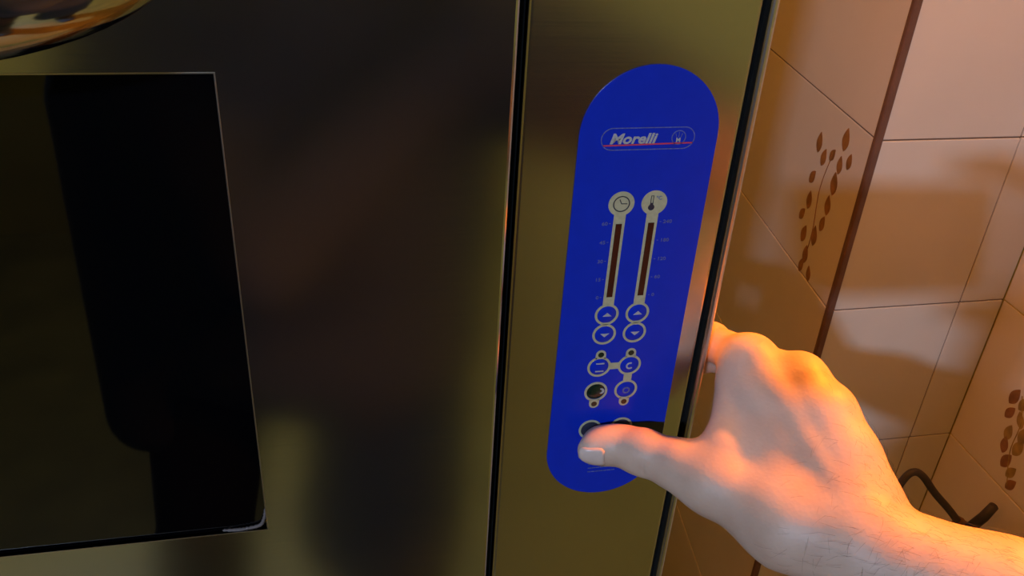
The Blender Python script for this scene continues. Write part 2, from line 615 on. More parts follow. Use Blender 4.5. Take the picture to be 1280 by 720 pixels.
# chrome door handle: a fat oval lever on two stems
hb = bmesh.new()
bmesh.ops.create_uvsphere(hb, u_segments=48, v_segments=28, radius=1.0)
def sgp(v, p):
    return math.copysign(abs(v) ** p, v)
for v in hb.verts:
    x, y, z_ = v.co
    tp_ = 1.0 - 0.18 * x
    v.co = Vector((-0.128 + 0.090 * sgp(x, 0.85), -0.052 + 0.020 * y, 1.4960 + 0.0380 * sgp(z_, 0.9) * tp_))
handle = opart('door_handle', hb, 'chrome', None, True)
for hx in (-0.165, -0.095):
    b = tube([(hx, 0.0, 1.498), (hx, -0.010, 1.498), (hx, -0.045, 1.498)], [0.013, 0.010, 0.010], 20)
    obj('handle_stem', b, 'chrome', handle, True).matrix_parent_inverse = Matrix.Translation(Vector((0, 0, 0)))

# control panel
opart('control_panel', bx(0.0800, 0.1772, 0.0, 0.0150, OZ0 + .008, OZ1 - .008, bev=0.0018, seg=3), 'steel_panel')
overlay = opart('control_overlay', prism(stadium_v(0.1050, 0.1672, 1.2068, 1.4432, 32), -0.0005, 0.0002), 'blue')
overlay['label'] = 'blue rounded control film with printed scales and buttons'
YF = -0.0005

def mark(name, b, mat, smooth=False):
    return obj(name, b, mat, overlay, smooth)
def flat(name, pts, mat, h=0.0002, holes=None):
    return mark(name, prism(pts, YF - h, YF + 0.0001, holes), mat)
def mm(x, z_):
    return (x / 1000.0, 1.55 + z_ / 1000.0)
def words(name, s, x, z_, size, mat, shear=0.0, offset=0.0, align='LEFT', sx=1.0):
    me = text_mesh(s, size / 1000, shear, offset, align)
    me.materials.clear()
    me.materials.append(M[mat])
    o = link(bpy.data.objects.new(name, me), overlay)
    X_, Z_ = mm(x, z_)
    o.matrix_local = Matrix.Translation((X_, YF - 0.00022, Z_)) @ Matrix.Rotation(PI / 2, 4, 'X') @ Matrix.Diagonal((sx, 1, 1, 1))
    return o

# maker's logo
x0, zc = mm(114.6, -139.0)
x1 = 0.1568
zc = 1.55 - 0.1389
flat('logo_outline', stadium_h(0.1146, 0.1568, zc - .0051, zc + .0051), 'print_dim', holes=[stadium_h(0.1150, 0.1564, zc - .0047, zc + .0047)])
words('logo_lettering', 'Morelli', 118.4, -140.9, 6.4, 'print_grey', 0.26, 0.00019, sx=1.12)
flat('logo_line', [(0.1158, 1.55 - .1421), (0.1562, 1.55 - .1415), (0.1562, 1.55 - .1409), (0.1158, 1.55 - .1415)], 'print_red')
ex, ez = mm(149.4, -138.7)
flat('logo_ring', circ(ex, ez, 0.0033), 'print_dim', holes=[circ(ex, ez, 0.0029)])
for dx in (-1.5, 0.0, 1.5):
    flat('logo_rib', [(ex + dx / 1000 * .6 - .00012, ez), (ex + dx / 1000 * .6 + .00012, ez), (ex + dx / 1000 + .00012, ez + .0024 - abs(dx) * .0004), (ex + dx / 1000 - .00012, ez + .0024 - abs(dx) * .0004)], 'print_dim')
words('logo_letter', 'M', 149.3, -140.7, 2.6, 'print_grey', 0.0, 0.00012, 'CENTER')

# time and temperature columns
for cx in (127.5, 142.8):
    X_ = cx / 1000
    head = 1.55 - 0.1694
    nb = 1.55 - 0.2225
    a = math.asin(2.75 / 6.0)
    out = circ(X_, head, 0.0060, 36, -PI / 2 + a, 3 * PI / 2 - a) + [(X_ - .00275, nb), (X_ + .00275, nb)]
    flat('scale_column', out, 'print')
    zt, zb = 1.55 - .1793, 1.55 - .2178
    flat('bar_display', [(X_ - .00145, zb), (X_ + .00145, zb), (X_ + .00145, zt), (X_ - .00145, zt)], 'bar_red', 0.0003)
# clock face
cx, cz = mm(127.5, -169.4)
flat('clock_symbol', circ(cx, cz, 0.0039), 'print_dark', 0.0003, [circ(cx, cz, 0.0034)])
flat('clock_hand', [(cx - .0001, cz - .0001), (cx + .0027, cz - .0002), (cx + .0027, cz + .0002), (cx, cz + .0003)], 'print_dark', 0.0003)
flat('clock_hand', [(cx - .0002, cz), (cx + .0002, cz + .0001), (cx - .0008, cz + .0023), (cx - .0012, cz + .0021)], 'print_dark', 0.0003)
# thermometer
tx, tz = mm(141.6, -169.4)
flat('thermometer_symbol', circ(tx, tz - .0022, .0015, 20, PI / 2 + .5, 2.5 * PI - .5) + [(tx + .0007, tz + .0036), (tx - .0007, tz + .0036)], 'print_dark', 0.0003,
     [[(tx - .0004, tz), (tx + .0004, tz), (tx + .0004, tz + .0033), (tx - .0004, tz + .0033)]])
words('degree_lettering', '°C', 143.3, -167.9, 2.6, 'print_dim').location.y -= 0.0001

# scale figures
for s, z_ in (('60', -179.0), ('45', -188.5), ('30', -198.3), ('15', -208.0), ('0', -217.8)):
    words('scale_figure', s, 122.3, z_ - 0.8, 2.5, 'print_dim', 0, 0.00003, 'RIGHT', 1.15)
    X_, Z_ = mm(123.3, z_)
    flat('scale_tick', [(X_ - .0004, Z_ - .00012), (X_ + .0004, Z_ - .00012), (X_ + .0004, Z_ + .00012), (X_ - .0004, Z_ + .00012)], 'print_dim')
for s, z_ in (('240', -179.0), ('180', -188.5), ('120', -198.3), ('60', -208.0), ('0', -217.8)):
    words('scale_figure', s, 148.3, z_ - 0.8, 2.5, 'print_dim', 0, 0.00003, 'LEFT', 1.15)
    X_, Z_ = mm(147.1, z_)
    flat('scale_tick', [(X_ - .0004, Z_ - .00012), (X_ + .0004, Z_ - .00012), (X_ + .0004, Z_ + .00012), (X_ - .0004, Z_ + .00012)], 'print_dim')

# buttons: pale ring, slightly domed blue key
def button(x, z_, r=5.9, ring=1.15, face='blue', rmat='print'):
    X_, Z_ = mm(x, z_)
    r /= 1000; ring /= 1000
    flat('button_ring', circ(X_, Z_, r), rmat, 0.0003, [circ(X_, Z_, r - ring)])
    b = bmesh.new()
    prev = None
    top = b.verts.new((X_, YF - 0.0008, Z_))
    for (rr, hh) in ((0.45, 0.00072), (0.8, 0.00045), (0.98, 0.0)):
        cur = [b.verts.new((p[0], YF - hh, p[1])) for p in circ(X_, Z_, (r - ring) * rr, 24)]
        for i in range(24):
            if prev is None:
                b.faces.new((top, cur[i], cur[(i + 1) % 24]))
            else:
                b.faces.new((prev[i], cur[i], cur[(i + 1) % 24], prev[(i + 1) % 24]))
        prev = cur
    return mark('button_key', b, face, True)

def linkbar(xa, za, xb, zb, wd, mat='print'):
    a_, b_ = mm(xa, za), mm(xb, zb)
    wd /= 1000
    if abs(xa - xb) < 0.01:
        q = [(a_[0] - wd / 2, b_[1]), (a_[0] + wd / 2, b_[1]), (a_[0] + wd / 2, a_[1]), (a_[0] - wd / 2, a_[1])]
    else:
        q = [(a_[0], a_[1] - wd / 2), (b_[0], b_[1] - wd / 2), (b_[0], b_[1] + wd / 2), (a_[0], a_[1] + wd / 2)]
    flat('button_link', q, mat, 0.00024)

def led(x, z_, zl):
    X_, Z_ = mm(x, z_)
    flat('led_ring', circ(X_, Z_, 0.0026, 20), 'print', 0.00035, [circ(X_, Z_, 0.0015, 20)])
    flat('led', circ(X_, Z_, 0.0015, 16), 'led', 0.0005)

def tri(x, z_, up, w_=2.2, h_=2.0):
    X_, Z_ = mm(x, z_)
    s = 1 if up else -1
    flat('arrow_symbol', [(X_ - w_ / 1000, Z_ - s * h_ / 2000), (X_ + w_ / 1000, Z_ - s * h_ / 2000), (X_, Z_ + s * h_ / 2000)], 'print_grey', 0.0010)

for x in (127.4, 142.7):
    button(x, -227.6)
    button(x, -238.9)
    linkbar(x, -232.2, x, -234.3, 4.2)
    tri(x, -227.2, True)
    tri(x, -239.1, False)
button(127.0, -258.2, 6.0)
button(142.7, -258.4, 6.0)
button(127.0, -273.6, 6.0, face='led')
button(142.7, -273.6, 6.0)
linkbar(132.0, -258.3, 137.7, -258.3, 3.8)
linkbar(142.7, -263.4, 142.7, -268.6, 4.2)
for x, z_, zr in ((127.2, -250.9, -253.2), (142.6, -250.9, -253.2), (126.8, -281.2, -278.8), (142.6, -281.2, -278.8)):
    led(x, z_, zr)
    X_, Z_ = mm(x, (z_ + zr) / 2)
    for sd in (-1, 1):
        flat('led_bridge', [(X_ + sd * .0026, Z_ - .0014), (X_ + sd * .0018, Z_ - .0014), (X_ + sd * .0018, Z_ + .0014), (X_ + sd * .0026, Z_ + .0014)], 'print', 0.0003)
# symbols on the four function keys
for dz in (-2.3, 2.3):
    X_, Z_ = mm(127.2, -258.2 + dz)
    flat('heat_symbol', [(X_ - .0021, Z_ - .0003), (X_ + .0021, Z_ - .0003), (X_ + .0021, Z_ + .0003), (X_ - .0021, Z_ + .0003)], 'print_grey', 0.0010)
X_, Z_ = mm(142.7, -258.4)
flat('fan_symbol', circ(X_, Z_, .0020, 20, PI * .35, PI * 1.75) + circ(X_, Z_, .0012, 20, PI * 1.75, PI * .35)[:], 'print_grey', 0.0010)
X_, Z_ = mm(142.7, -273.6)
flat('dial_symbol', circ(X_, Z_, .0020, 20), 'print_dim', 0.0010, [circ(X_, Z_, .0012, 20)])
X_, Z_ = mm(129.6, -273.0)
flat('wear_mark', circ(X_, Z_, .0016, 12, -PI * .6, PI * .6) + circ(X_ - .0007, Z_, .0011, 10, PI * .5, -PI * .5), 'print_grey', 0.0009)
# lower pair, mostly under the thumb, and the dark strip beside them
button(126.6, -298.0, 6.1, face='print_dark')
button(143.2, -298.0, 6.1, face='print_dark')
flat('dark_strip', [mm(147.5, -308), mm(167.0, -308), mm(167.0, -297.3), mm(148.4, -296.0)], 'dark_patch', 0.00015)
for k in range(3):
    for j in range(7):
        X_, Z_ = mm(128.2 + j * 2.2, -322.4 - k * 2.6)
        flat('small_print', [(X_, Z_ - .0003), (X_ + .0019, Z_ - .0003), (X_ + .0019, Z_ + .0003), (X_, Z_ + .0003)], 'print_dim', 0.0001)

# stand under the oven
stand = empty('oven_stand', (-0.2, 0.3, 0))
tag(stand, 'steel stand carrying the oven', 'stand')
def spart(name, b_):
    o = obj(name, b_, 'steel_edge', stand)
    o.matrix_parent_inverse = Matrix.Translation(-Vector(stand.location))
    return o
spart('top', bx(OX0, OX1, 0.03, 0.60, 0.70, 0.739, bev=0.003))
for lx in (OX0 + .03, OX1 - .03):
    for ly in (0.06, 0.57):
        spart('leg', bx(lx - .02, lx + .02, ly - .02, ly + .02, 0, 0.70, bev=0.002))
spart('shelf', bx(OX0 + .01, OX1 - .01, 0.04, 0.59, 0.25, 0.27))

# ================================================================== LAMPS
def hang_lamp():
    t = empty('pendant_lamp', WARM_POS)
    tag(t, 'small enamel pendant lamp with warm bulb above the oven', 'lamp')
    b = bmesh.new()
    prof = [(0.016, 0.075), (0.030, 0.062), (0.055, 0.035), (0.066, 0.0)]
    rings = [[b.verts.new((r * math.cos(2 * PI * k / 28), r * math.sin(2 * PI * k / 28), z_)) for k in range(28)] for r, z_ in prof]
    for i in range(len(prof) - 1):
        for k in range(28):
            b.faces.new((rings[i][k], rings[i][(k + 1) % 28], rings[i + 1][(k + 1) % 28], rings[i + 1][k]))
    o = obj('lamp_shade', b, 'shade', t, True)
    s = o.modifiers.new('thick', 'SOLIDIFY'); s.thickness = 0.0015
    b = bmesh.new()
    bmesh.ops.create_uvsphere(b, u_segments=20, v_segments=12, radius=0.024)
    obj('bulb', b, 'bulb', t, True).visible_shadow = True
    obj('cord', tube([(0, 0, 0.06), (0, 0, CEIL - WARM_POS.z)], 0.003, 8), 'black_rubber', t)
    ld = bpy.data.lights.new('bulb_light', 'POINT')
    ld.energy = WARM_W
    ld.color = (1.0, 0.34, 0.035)
    ld.shadow_soft_size = 0.026
    lo = link(bpy.data.objects.new('bulb_light', ld), t)
    lo.location = (0, 0, -0.03)
hang_lamp()

def added_hand_lamp():  # added lamp out of view: warms the hand, spares the tiles
    t = empty('added_hand_lamp', HAND_LAMP_POS)
    ax = (HAND_LAMP_AIM - HAND_LAMP_POS).normalized()
    t.rotation_euler = ax.to_track_quat('-Z', 'Y').to_euler()
    tag(t, 'added lamp out of view that warms the hand', 'lamp')
    b = bmesh.new()
    prof = [(0.014, 0.060), (0.024, 0.045), (0.030, 0.010), (0.038, -0.030)]
    rings = [[b.verts.new((r * math.cos(2 * PI * k / 28), r * math.sin(2 * PI * k / 28), z_)) for k in range(28)] for r, z_ in prof]
    for i in range(len(prof) - 1):
        for k in range(28):
            b.faces.new((rings[i][k], rings[i][(k + 1) % 28], rings[i + 1][(k + 1) % 28], rings[i + 1][k]))
    o = obj('lamp_shade', b, 'shade', t, True)
    s_ = o.modifiers.new('thick', 'SOLIDIFY'); s_.thickness = 0.0015
    b = bmesh.new()
    bmesh.ops.create_uvsphere(b, u_segments=20, v_segments=12, radius=0.017)
    obj('bulb', b, 'bulb', t, True)
    inv = t.rotation_euler.to_matrix().inverted()
    wallp = inv @ (Vector((RX1 - 0.002, HAND_LAMP_POS.y + 0.02, HAND_LAMP_POS.z + 0.12)) - HAND_LAMP_POS)
    obj('arm', tube(smooth_path([(0, 0, 0.055), (0, 0, 0.09), wallp * 0.6 + Vector((0, 0, 0.06)), wallp], 6), 0.005, 10), 'black_rubber', t, True)
    ld = bpy.data.lights.new('added_hand_lamp_light', 'SPOT')
    ld.energy = HAND_LAMP_W
    ld.color = (1.0, 0.225, 0.008)
    ld.spot_size = math.radians(64)
    ld.spot_blend = 0.7
    ld.shadow_soft_size = 0.016
    lo = link(bpy.data.objects.new('added_hand_lamp_light', ld), t)
    lo.location = (0, 0, -0.019)
added_hand_lamp()

def tube_lamp():
    t = empty('ceiling_light', COOL_POS)
    tag(t, 'square white ceiling light fitting', 'light')
    obj('housing', bx(-0.075, 0.075, -0.075, 0.075, 0.012, 0.05, bev=0.004), 'frame', t)
    obj('rod', tube([(0, 0, 0.048), (0, 0, CEIL - COOL_POS.z)], 0.006, 10), 'frame', t, True)
    obj('diffuser', bx(-0.065, 0.065, -0.065, 0.065, 0.0, 0.0125, bev=0.004), 'tube', t)
    ld = bpy.data.lights.new('ceiling_light_source', 'AREA')
    ld.energy = COOL_W
    ld.size = 0.10
    ld.color = (0.54, 0.71, 1.0)
    lo = link(bpy.data.objects.new('ceiling_light_source', ld), t)
    lo.location = (0, 0, -0.004)
    # faces the oven, half down
    lo.rotation_euler = (math.radians(35), 0, math.radians(-25))
tube_lamp()

# ================================================================== LEAF PRINTS ON THE TILES
def row_of(z_):
    for i, (a, b_) in enumerate(rows):
        if a <= z_ < b_:
            return i
SPRAY_A = [(0.118, 1.1856, 95, 0.0203), (0.0605, 1.2116, 92, 0.022), (0.0997, 1.1747, 80, 0.0185), (0.0812, 1.1854, 60, 0.0151), (0.0597, 1.1823, 95, 0.0178), (0.0416, 1.1939, 85, 0.016),
           (0.1147, 1.1444, 60, 0.0175), (0.0613, 1.1597, 100, 0.0226), (0.1084, 1.1177, 95, 0.0192), (0.0628, 1.1326, 100, 0.0199), (0.1177, 1.0953, 60, 0.0163), (0.0645, 1.1087, 80, 0.0171),
           (0.1015, 1.077, 80, 0.0195), (0.0754, 1.0875, 100, 0.0206), (0.0849, 1.058, 95, 0.0194), (0.089, 1.0412, 80, 0.0164), (0.0661, 1.0424, 110, 0.0161)]
SPRAY_C = [(0.066, 0.9424), (0.082, 0.9433), (0.0687, 0.921), (0.0857, 0.923), (0.0793, 0.8814), (0.0776, 0.8983), (0.0901, 0.8661), (0.1025, 0.8586), (0.109, 0.8453), (0.0972, 0.9089), (0.102, 0.9306), (0.098, 0.8915)]

def stem_mesh(pts):
    return tube(smooth_path(pts, 6), 0.0007, 6)

tA = tilesA[(row_of(1.1), 0)]
zb = tA.location.z
W_A = 0.338 - 2 * G
for s, z_, ang, L in SPRAY_A:
    L *= 1.2
    a = math.radians(ang)
    q = leaf_outline(W_A - s - L / 2 * math.cos(a), z_ - zb - L / 2 * math.sin(a), a, L, L * 0.36)
    obj('leaf', prism(q, -0.00025, 0.0001), 'leaf', tA)
obj('stem', stem_mesh([(W_A - .085, 0, 1.04 - zb), (W_A - .082, 0, 1.09 - zb), (W_A - .09, 0, 1.14 - zb), (W_A - .080, 0, 1.19 - zb)]), 'leaf', tA)
tC = tilesC[(row_of(0.9), 0)]
zb = tC.location.z
rnd = random.Random(8)
for k, (s, z_) in enumerate(SPRAY_C):
    a = math.radians(rnd.uniform(60, 120))
    L = rnd.uniform(0.020, 0.026)
    q = leaf_outline(s - L / 2 * math.cos(a), z_ - zb - L / 2 * math.sin(a), a, L, L * 0.32)
    obj('leaf', prism(q, -0.00025, 0.0001), ('leaf', 'leaf_gold')[k % 2], tC)
obj('stem', stem_mesh([(.105, 0, .84 - zb), (.09, 0, .88 - zb), (.088, 0, .92 - zb), (.075, 0, .95 - zb)]), 'leaf_gold', tC)

# ================================================================== GAS HOSE BY THE WALL
hose = empty('gas_hose', (0.644, 0.33, 0.70))
tag(hose, 'dark bent rubber hose with brass tee fitting beside the tiled wall', 'hose')
def hpart(name, b_, mat, smooth=True):
    o = obj(name, b_, mat, hose, smooth)
    o.matrix_parent_inverse = Matrix.Translation(-Vector(hose.location))
    return o
TEE = Vector((0.735, 0.306, 0.770))
hpart('hose_tube', tube(smooth_path([(0.636, 0.34, 0.66), (0.640, 0.335, 0.74), (0.640, 0.33, 0.813), (0.646, 0.33, 0.843), (0.656, 0.33, 0.852), (0.669, 0.328, 0.845), (0.690, 0.324, 0.820), (0.715, 0.317, 0.794), TEE], 8), 0.0045, 14), 'hose')
d = (TEE - Vector((0.715, 0.317, 0.794))).normalized()
hpart('fitting', tube([TEE - d * 0.016, TEE - d * 0.008, TEE - d * 0.0079, TEE + d * 0.012], [0.0078, 0.0078, 0.0098, 0.0098], 6), 'brass', False)
hpart('tee_branch', tube([TEE + Vector((0, -.004, .004)), Vector((0.741, 0.294, 0.803)), Vector((0.744, 0.290, 0.824))], [0.0065, 0.0062, 0.0055], 14), 'hose')
hpart('pipe', tube(smooth_path([TEE, (0.740, 0.270, 0.786), (0.742, 0.230, 0.808), (0.742, 0.12, 0.83), (0.742, -0.2, 0.83)], 6), 0.0065, 14), 'hose')

cb = obj('cable', tube(smooth_path([(0.198, 0.075, 0.72), (0.207, 0.055, 1.02), (0.2085, 0.050, 1.075), (0.206, 0.046, 1.088), (0.196, 0.045, 1.093), (0.1875, 0.052, 1.090)], 8), 0.0016, 8), 'cable', None, True)
tag(cb, 'thin grey cable curling along the oven side', 'cable')

# ================================================================== THE PERSON
HJ = dict(
    thumb_tip=(0.1300, -0.0083, 1.2489),
    thumb_ip=(0.1485, -0.0202, 1.2512),
    thumb_mid=(0.1637, -0.0330, 1.2518),
    thumb_mcp=(0.1759, -0.0446, 1.2514),
    thumb_cmc=(0.2027, -0.0731, 1.2485),
    web_a=(0.1829, -0.0370, 1.2644),
    web_b=(0.1940, -0.0122, 1.2836),
    wrist=(0.2311, -0.0956, 1.2481),
    fore=(0.2779, -0.1330, 1.2444),
    index=(0.2041, -0.0075, 1.2931),
    middle=(0.2237, -0.0251, 1.2915),
    ring=(0.2312, -0.0417, 1.2831),
    little=(0.2370, -0.0605, 1.2685),
    ulnar=(0.2380, -0.0781, 1.2597))
J = {k: np.array(v) for k, v in HJ.items()}
DORS = np.array((-0.234, -0.528, 0.816))
ACR = J['little'] - J['index']
ACR = ACR / np.linalg.norm(ACR)
ELBOW = np.array((0.400, -0.280, 1.230))

FINGERS = dict(
    index=[(0.2005, 0.030, 1.2800), (0.1955, 0.052, 1.2640), (0.1925, 0.066, 1.2480)],
    middle=[(0.2160, 0.018, 1.2770), (0.2030, 0.044, 1.2600), (0.1940, 0.056, 1.2420)],
    ring=[(0.2280, 0.004, 1.2690), (0.2140, 0.034, 1.2650), (0.1955, 0.054, 1.2560)],
    little=[(0.2400, -0.030, 1.2480), (0.2270, -0.014, 1.2380), (0.2120, -0.004, 1.2300)])
FR = dict(index=(.0112, .0095, .0085, .0075), middle=(.0115, .0098, .0088, .0077), ring=(.0110, .0092, .0083, .0073), little=(.0100, .0082, .0073, .0066))

LO, HI, HS = (0.105, -0.235, 1.185), (0.350, 0.085, 1.325), 0.0014
palm = Field(LO, HI, HS)
K = 0.011
# forearm and wrist: radius and ulna side by side
wr = J['wrist']
fo = J['fore']
for s_ in (-1, 1):
    palm.cone(wr + ACR * (0.006 * s_ - 0.002), fo + ACR * 0.004 * s_, 0.0195, 0.0260, 0.012)
    palm.cone(fo + ACR * 0.004 * s_, ELBOW, 0.0265, 0.046, 0.012)
# metacarpals, palm pad, heel of the hand
for i, f_ in enumerate(('index', 'middle', 'ring', 'little')):
    base = wr + ACR * (-0.014 + 0.0075 * i) + DORS * 0.003
    palm.cone(base, J[f_], 0.0165 - 0.0008 * i, FR[f_][0], K)
    palm.cone(base - DORS * 0.012, J[f_] - DORS * 0.009, 0.0150, 0.0100, K)
palm.cone(wr + ACR * 0.008 - DORS * 0.010, J['ulnar'], 0.0135, 0.0105, K)
palm.cone(J['ulnar'], J['little'], 0.0105, 0.0100, K)
# thenar mass and web
palm.cone(J['thumb_cmc'], J['thumb_mcp'], 0.0210, 0.0150, K)
palm.cone(wr, J['thumb_cmc'], 0.0205, 0.0200, K)
palm.cone(J['thumb_mcp'], J['web_a'], 0.012, 0.0085, K)
palm.cone(J['web_a'], J['web_b'], 0.0080, 0.0080, K)
palm.cone(J['thumb_cmc'], J['index'], 0.015, 0.010, K)
# knuckles and extensor tendons
for i, f_ in enumerate(('index', 'middle', 'ring', 'little')):
    r = FR[f_][0]
    palm.cone(J[f_] + DORS * 0.0025, J[f_] + DORS * 0.0025, r * 0.90, r * 0.90, 0.005)
    if i:
        fd_ = (J[f_] - wr) / np.linalg.norm(J[f_] - wr)
        palm.cone(J[f_] + fd_ * 0.0045 + DORS * 0.003, J[f_] + fd_ * 0.0045 + DORS * 0.003, r * 0.84, r * 0.84, 0.004)
    t0 = wr + ACR * (-0.006 + 0.004 * i) + DORS * 0.0165
    palm.cone(t0, J[f_] + DORS * (r - 0.0012), 0.0030, 0.0026, 0.006)
# flesh bridging neighbouring knuckles
for a_, b_ in (('index', 'middle'), ('middle', 'ring'), ('ring', 'little')):
    fdir = (J[a_] - wr)
    fdir /= np.linalg.norm(fdir)
    palm.cone(J[a_] - fdir * 0.005, J[b_] - fdir * 0.005, 0.0090, 0.0085, 0.007)
    palm.cone(J[a_] - fdir * 0.018 + DORS * 0.001, J[b_] - fdir * 0.018 + DORS * 0.001, 0.0128, 0.0125, 0.010)

fing = Field(LO, HI, HS)
for f_, jj in FINGERS.items():
    tmp = Field(LO, HI, HS)
    pts = [J[f_]] + [np.array(p) for p in jj]
    rr = FR[f_]
    for i in range(3):
        tmp.cone(pts[i], pts[i + 1], rr[i], rr[i + 1], 0.003)
        if i:
            tmp.cone(pts[i], pts[i], rr[i] * 1.06, rr[i] * 1.06, 0.004)
    fing.merge(tmp, 0.0012)
# the thumb pressing the key
tt, ti, tm_, tc_ = J['thumb_tip'], J['thumb_ip'], J['thumb_mid'], J['thumb_mcp']
thumb = Field(LO, HI, HS)
thumb.cone(tt, ti, 0.0088, 0.0110, 0.004)
thumb.cone(ti, tm_, 0.0112, 0.0122, 0.005)
thumb.cone(tm_, tc_, 0.0122, 0.0148, 0.006)
td = (tt - ti) / np.linalg.norm(tt - ti)
thumb.blob(tt - td * 0.006 + np.array((0, 0.001, -.0005)), (td, (0, 0, 1), (0, 1, 0)), (0.0145, 0.0110, 0.0088), 0.004)
fing.merge(thumb, 0.002)
palm.merge(fing, 0.0075)
# creases over the thumb joint, on the side facing away from the panel
cross = np.cross(td, np.array((0, -1, 0)))
cross /= np.linalg.norm(cross)
tdors = np.cross(cross, td)
if tdors[1] > 0:
    tdors = -tdors
for q_, dep in ((-0.0035, 1), (-0.0005, 1.2), (0.0028, 1)):
    c_ = ti + td * q_ + tdors * 0.0122
    palm.cone(c_ - cross * 0.0055 + td * 0.0006, c_ + cross * 0.0055 - td * 0.0004, 0.00075 * dep, 0.00075 * dep, 0.0012, cut=True)
# the pad flattens against the film: nothing passes the panel front
Yg = palm.ax[1][None, :, None]
Xg = palm.ax[0][:, None, None]
lim = np.where(Xg < 0.180, Yg + 0.0009, -1.0).astype(np.float32)
lim = np.broadcast_to(lim, palm.v.shape)
palm.v = np.maximum(palm.v, lim)
# and nothing enters the oven's side
lim = np.where(Yg > -0.002, 0.1842 - Xg, -1.0).astype(np.float32)
palm.v = np.maximum(palm.v, np.broadcast_to(lim, palm.v.shape))

hp, hq = palm.mesh()

# ---- the rest of the body, mostly seen as a dark shape mirrored in the oven
BLO, BHI, BS = (-0.42, -0.90, -0.01), (0.55, -0.20, 1.80), 0.0085
R_SH, L_SH = (0.205, -0.500, 1.300), (-0.185, -0.630, 1.300)
L_EL, L_WR = (-0.070, -0.430, 1.130), (0.130, -0.440, 1.330)
HIPR, HIPL = (0.055, -0.640, 0.93), (-0.150, -0.670, 0.93)
KNR, KNL = (0.090, -0.620, 0.50), (-0.205, -0.650, 0.50)
ANR, ANL = (0.095, -0.670, 0.09), (-0.225, -0.700, 0.09)
NECK, HEAD = (-0.005, -0.625, 1.340), (0.0, -0.640, 1.395)

body_f = Field(BLO, BHI, BS)
def arm_left(F, g=0.0):
    F.cone(L_SH, L_EL, 0.052 + g, 0.040 + g, 0.03)
    F.cone(L_EL, L_WR, 0.041 + g, 0.028 + g, 0.03)
def arm_right(F, g=0.0, end=1.0):
    F.cone(R_SH, ELBOW, 0.052 + g, 0.044 + g, 0.03)
    F.cone(ELBOW, ELBOW + (fo - ELBOW) * end, 0.044 + g, 0.044 + (0.027 - 0.044) * end + g, 0.02)
def torso(F, g=0.0):
    F.cone(L_SH, R_SH, 0.062 + g, 0.062 + g, 0.05)
    F.blob((-0.01, -0.600, 1.20), ((0.95, 0.30, 0), (-0.3, 0.95, 0), (0, 0, 1)), (0.190 + g, 0.125 + g, 0.22 + g), 0.06)
    F.blob((-0.03, -0.640, 1.05), ((0.97, 0.20, 0), (-0.2, 0.97, 0), (0, 0, 1)), (0.170 + g, 0.120 + g, 0.20 + g), 0.06)
    F.blob((-0.035, -0.655, 0.94), ((0.97, 0.20, 0), (-0.2, 0.97, 0), (0, 0, 1)), (0.175 + g, 0.125 + g, 0.12 + g), 0.05)
def legs(F, g=0.0):
    for h_, k_, a_ in ((HIPR, KNR, ANR), (HIPL, KNL, ANL)):
        F.cone(h_, k_, 0.075 + g, 0.050 + g, 0.03)
        F.cone(k_, a_, 0.056 + g, 0.038 + g, 0.03)
torso(body_f); legs(body_f); arm_left(body_f); arm_right(body_f, 0.0, 0.75)
# neck and head with nose, ears and chin
body_f.cone(NECK, HEAD, 0.058, 0.056, 0.02)
HX = 0.0
body_f.blob((HX, -0.655, 1.410), ((1, 0, 0), (0, 1, 0), (0, 0, 1)), (0.076, 0.096, 0.110), 0.02)
body_f.blob((HX, -0.600, 1.345), ((1, 0, 0), (0, 1, 0), (0, 0, 1)), (0.048, 0.045, 0.055), 0.03)
body_f.cone((HX, -0.558, 1.410), (HX, -0.542, 1.377), 0.009, 0.015, 0.012)
for s_ in (-1, 1):
    body_f.blob((HX + 0.078 * s_, -0.660, 1.395), ((1, 0, 0), (0, 1, 0), (0, 0, 1)), (0.009, 0.020, 0.032), 0.008)
    body_f.cone((HX + 0.032 * s_, -0.550, 1.417), (HX + 0.032 * s_, -0.550, 1.417), 0.012, 0.012, 0.01, cut=True)
body_f.cone((HX - 0.022, -0.554, 1.341), (HX + 0.022, -0.554, 1.341), 0.005, 0.005, 0.006, cut=True)
# feet
for a_ in (ANR, ANL):
    body_f.cone((a_[0], a_[1] - 0.03, 0.042), (a_[0] + 0.01, a_[1] + 0.15, 0.036), 0.040, 0.034, 0.03)
bp_, bq_ = body_f.mesh()
# left hand reaching across and holding the phone by its end
PR, PD, PF = np.array(right), np.array(down), np.array(fwd)
PHC = np.array(CAM) + PR * 0.068 + PD * 0.039 - PF * 0.010          # middle of the phone
lw = np.array(L_WR)
lh = Field((-0.10, -0.54, 1.20), (0.28, -0.28, 1.68), 0.003)
lh.cone(np.array(L_EL) + (lw - np.array(L_EL)) * 0.6, lw, 0.031, 0.024, 0.01)
pm = PHC + PR * 0.112 + PD * 0.015 - PF * 0.012
for q_ in (-0.7, 0.0, 0.7):
    lh.cone(lw + PF * 0.012 * q_, pm + PF * 0.020 * q_ + PD * 0.010, 0.019, 0.0145, 0.012)
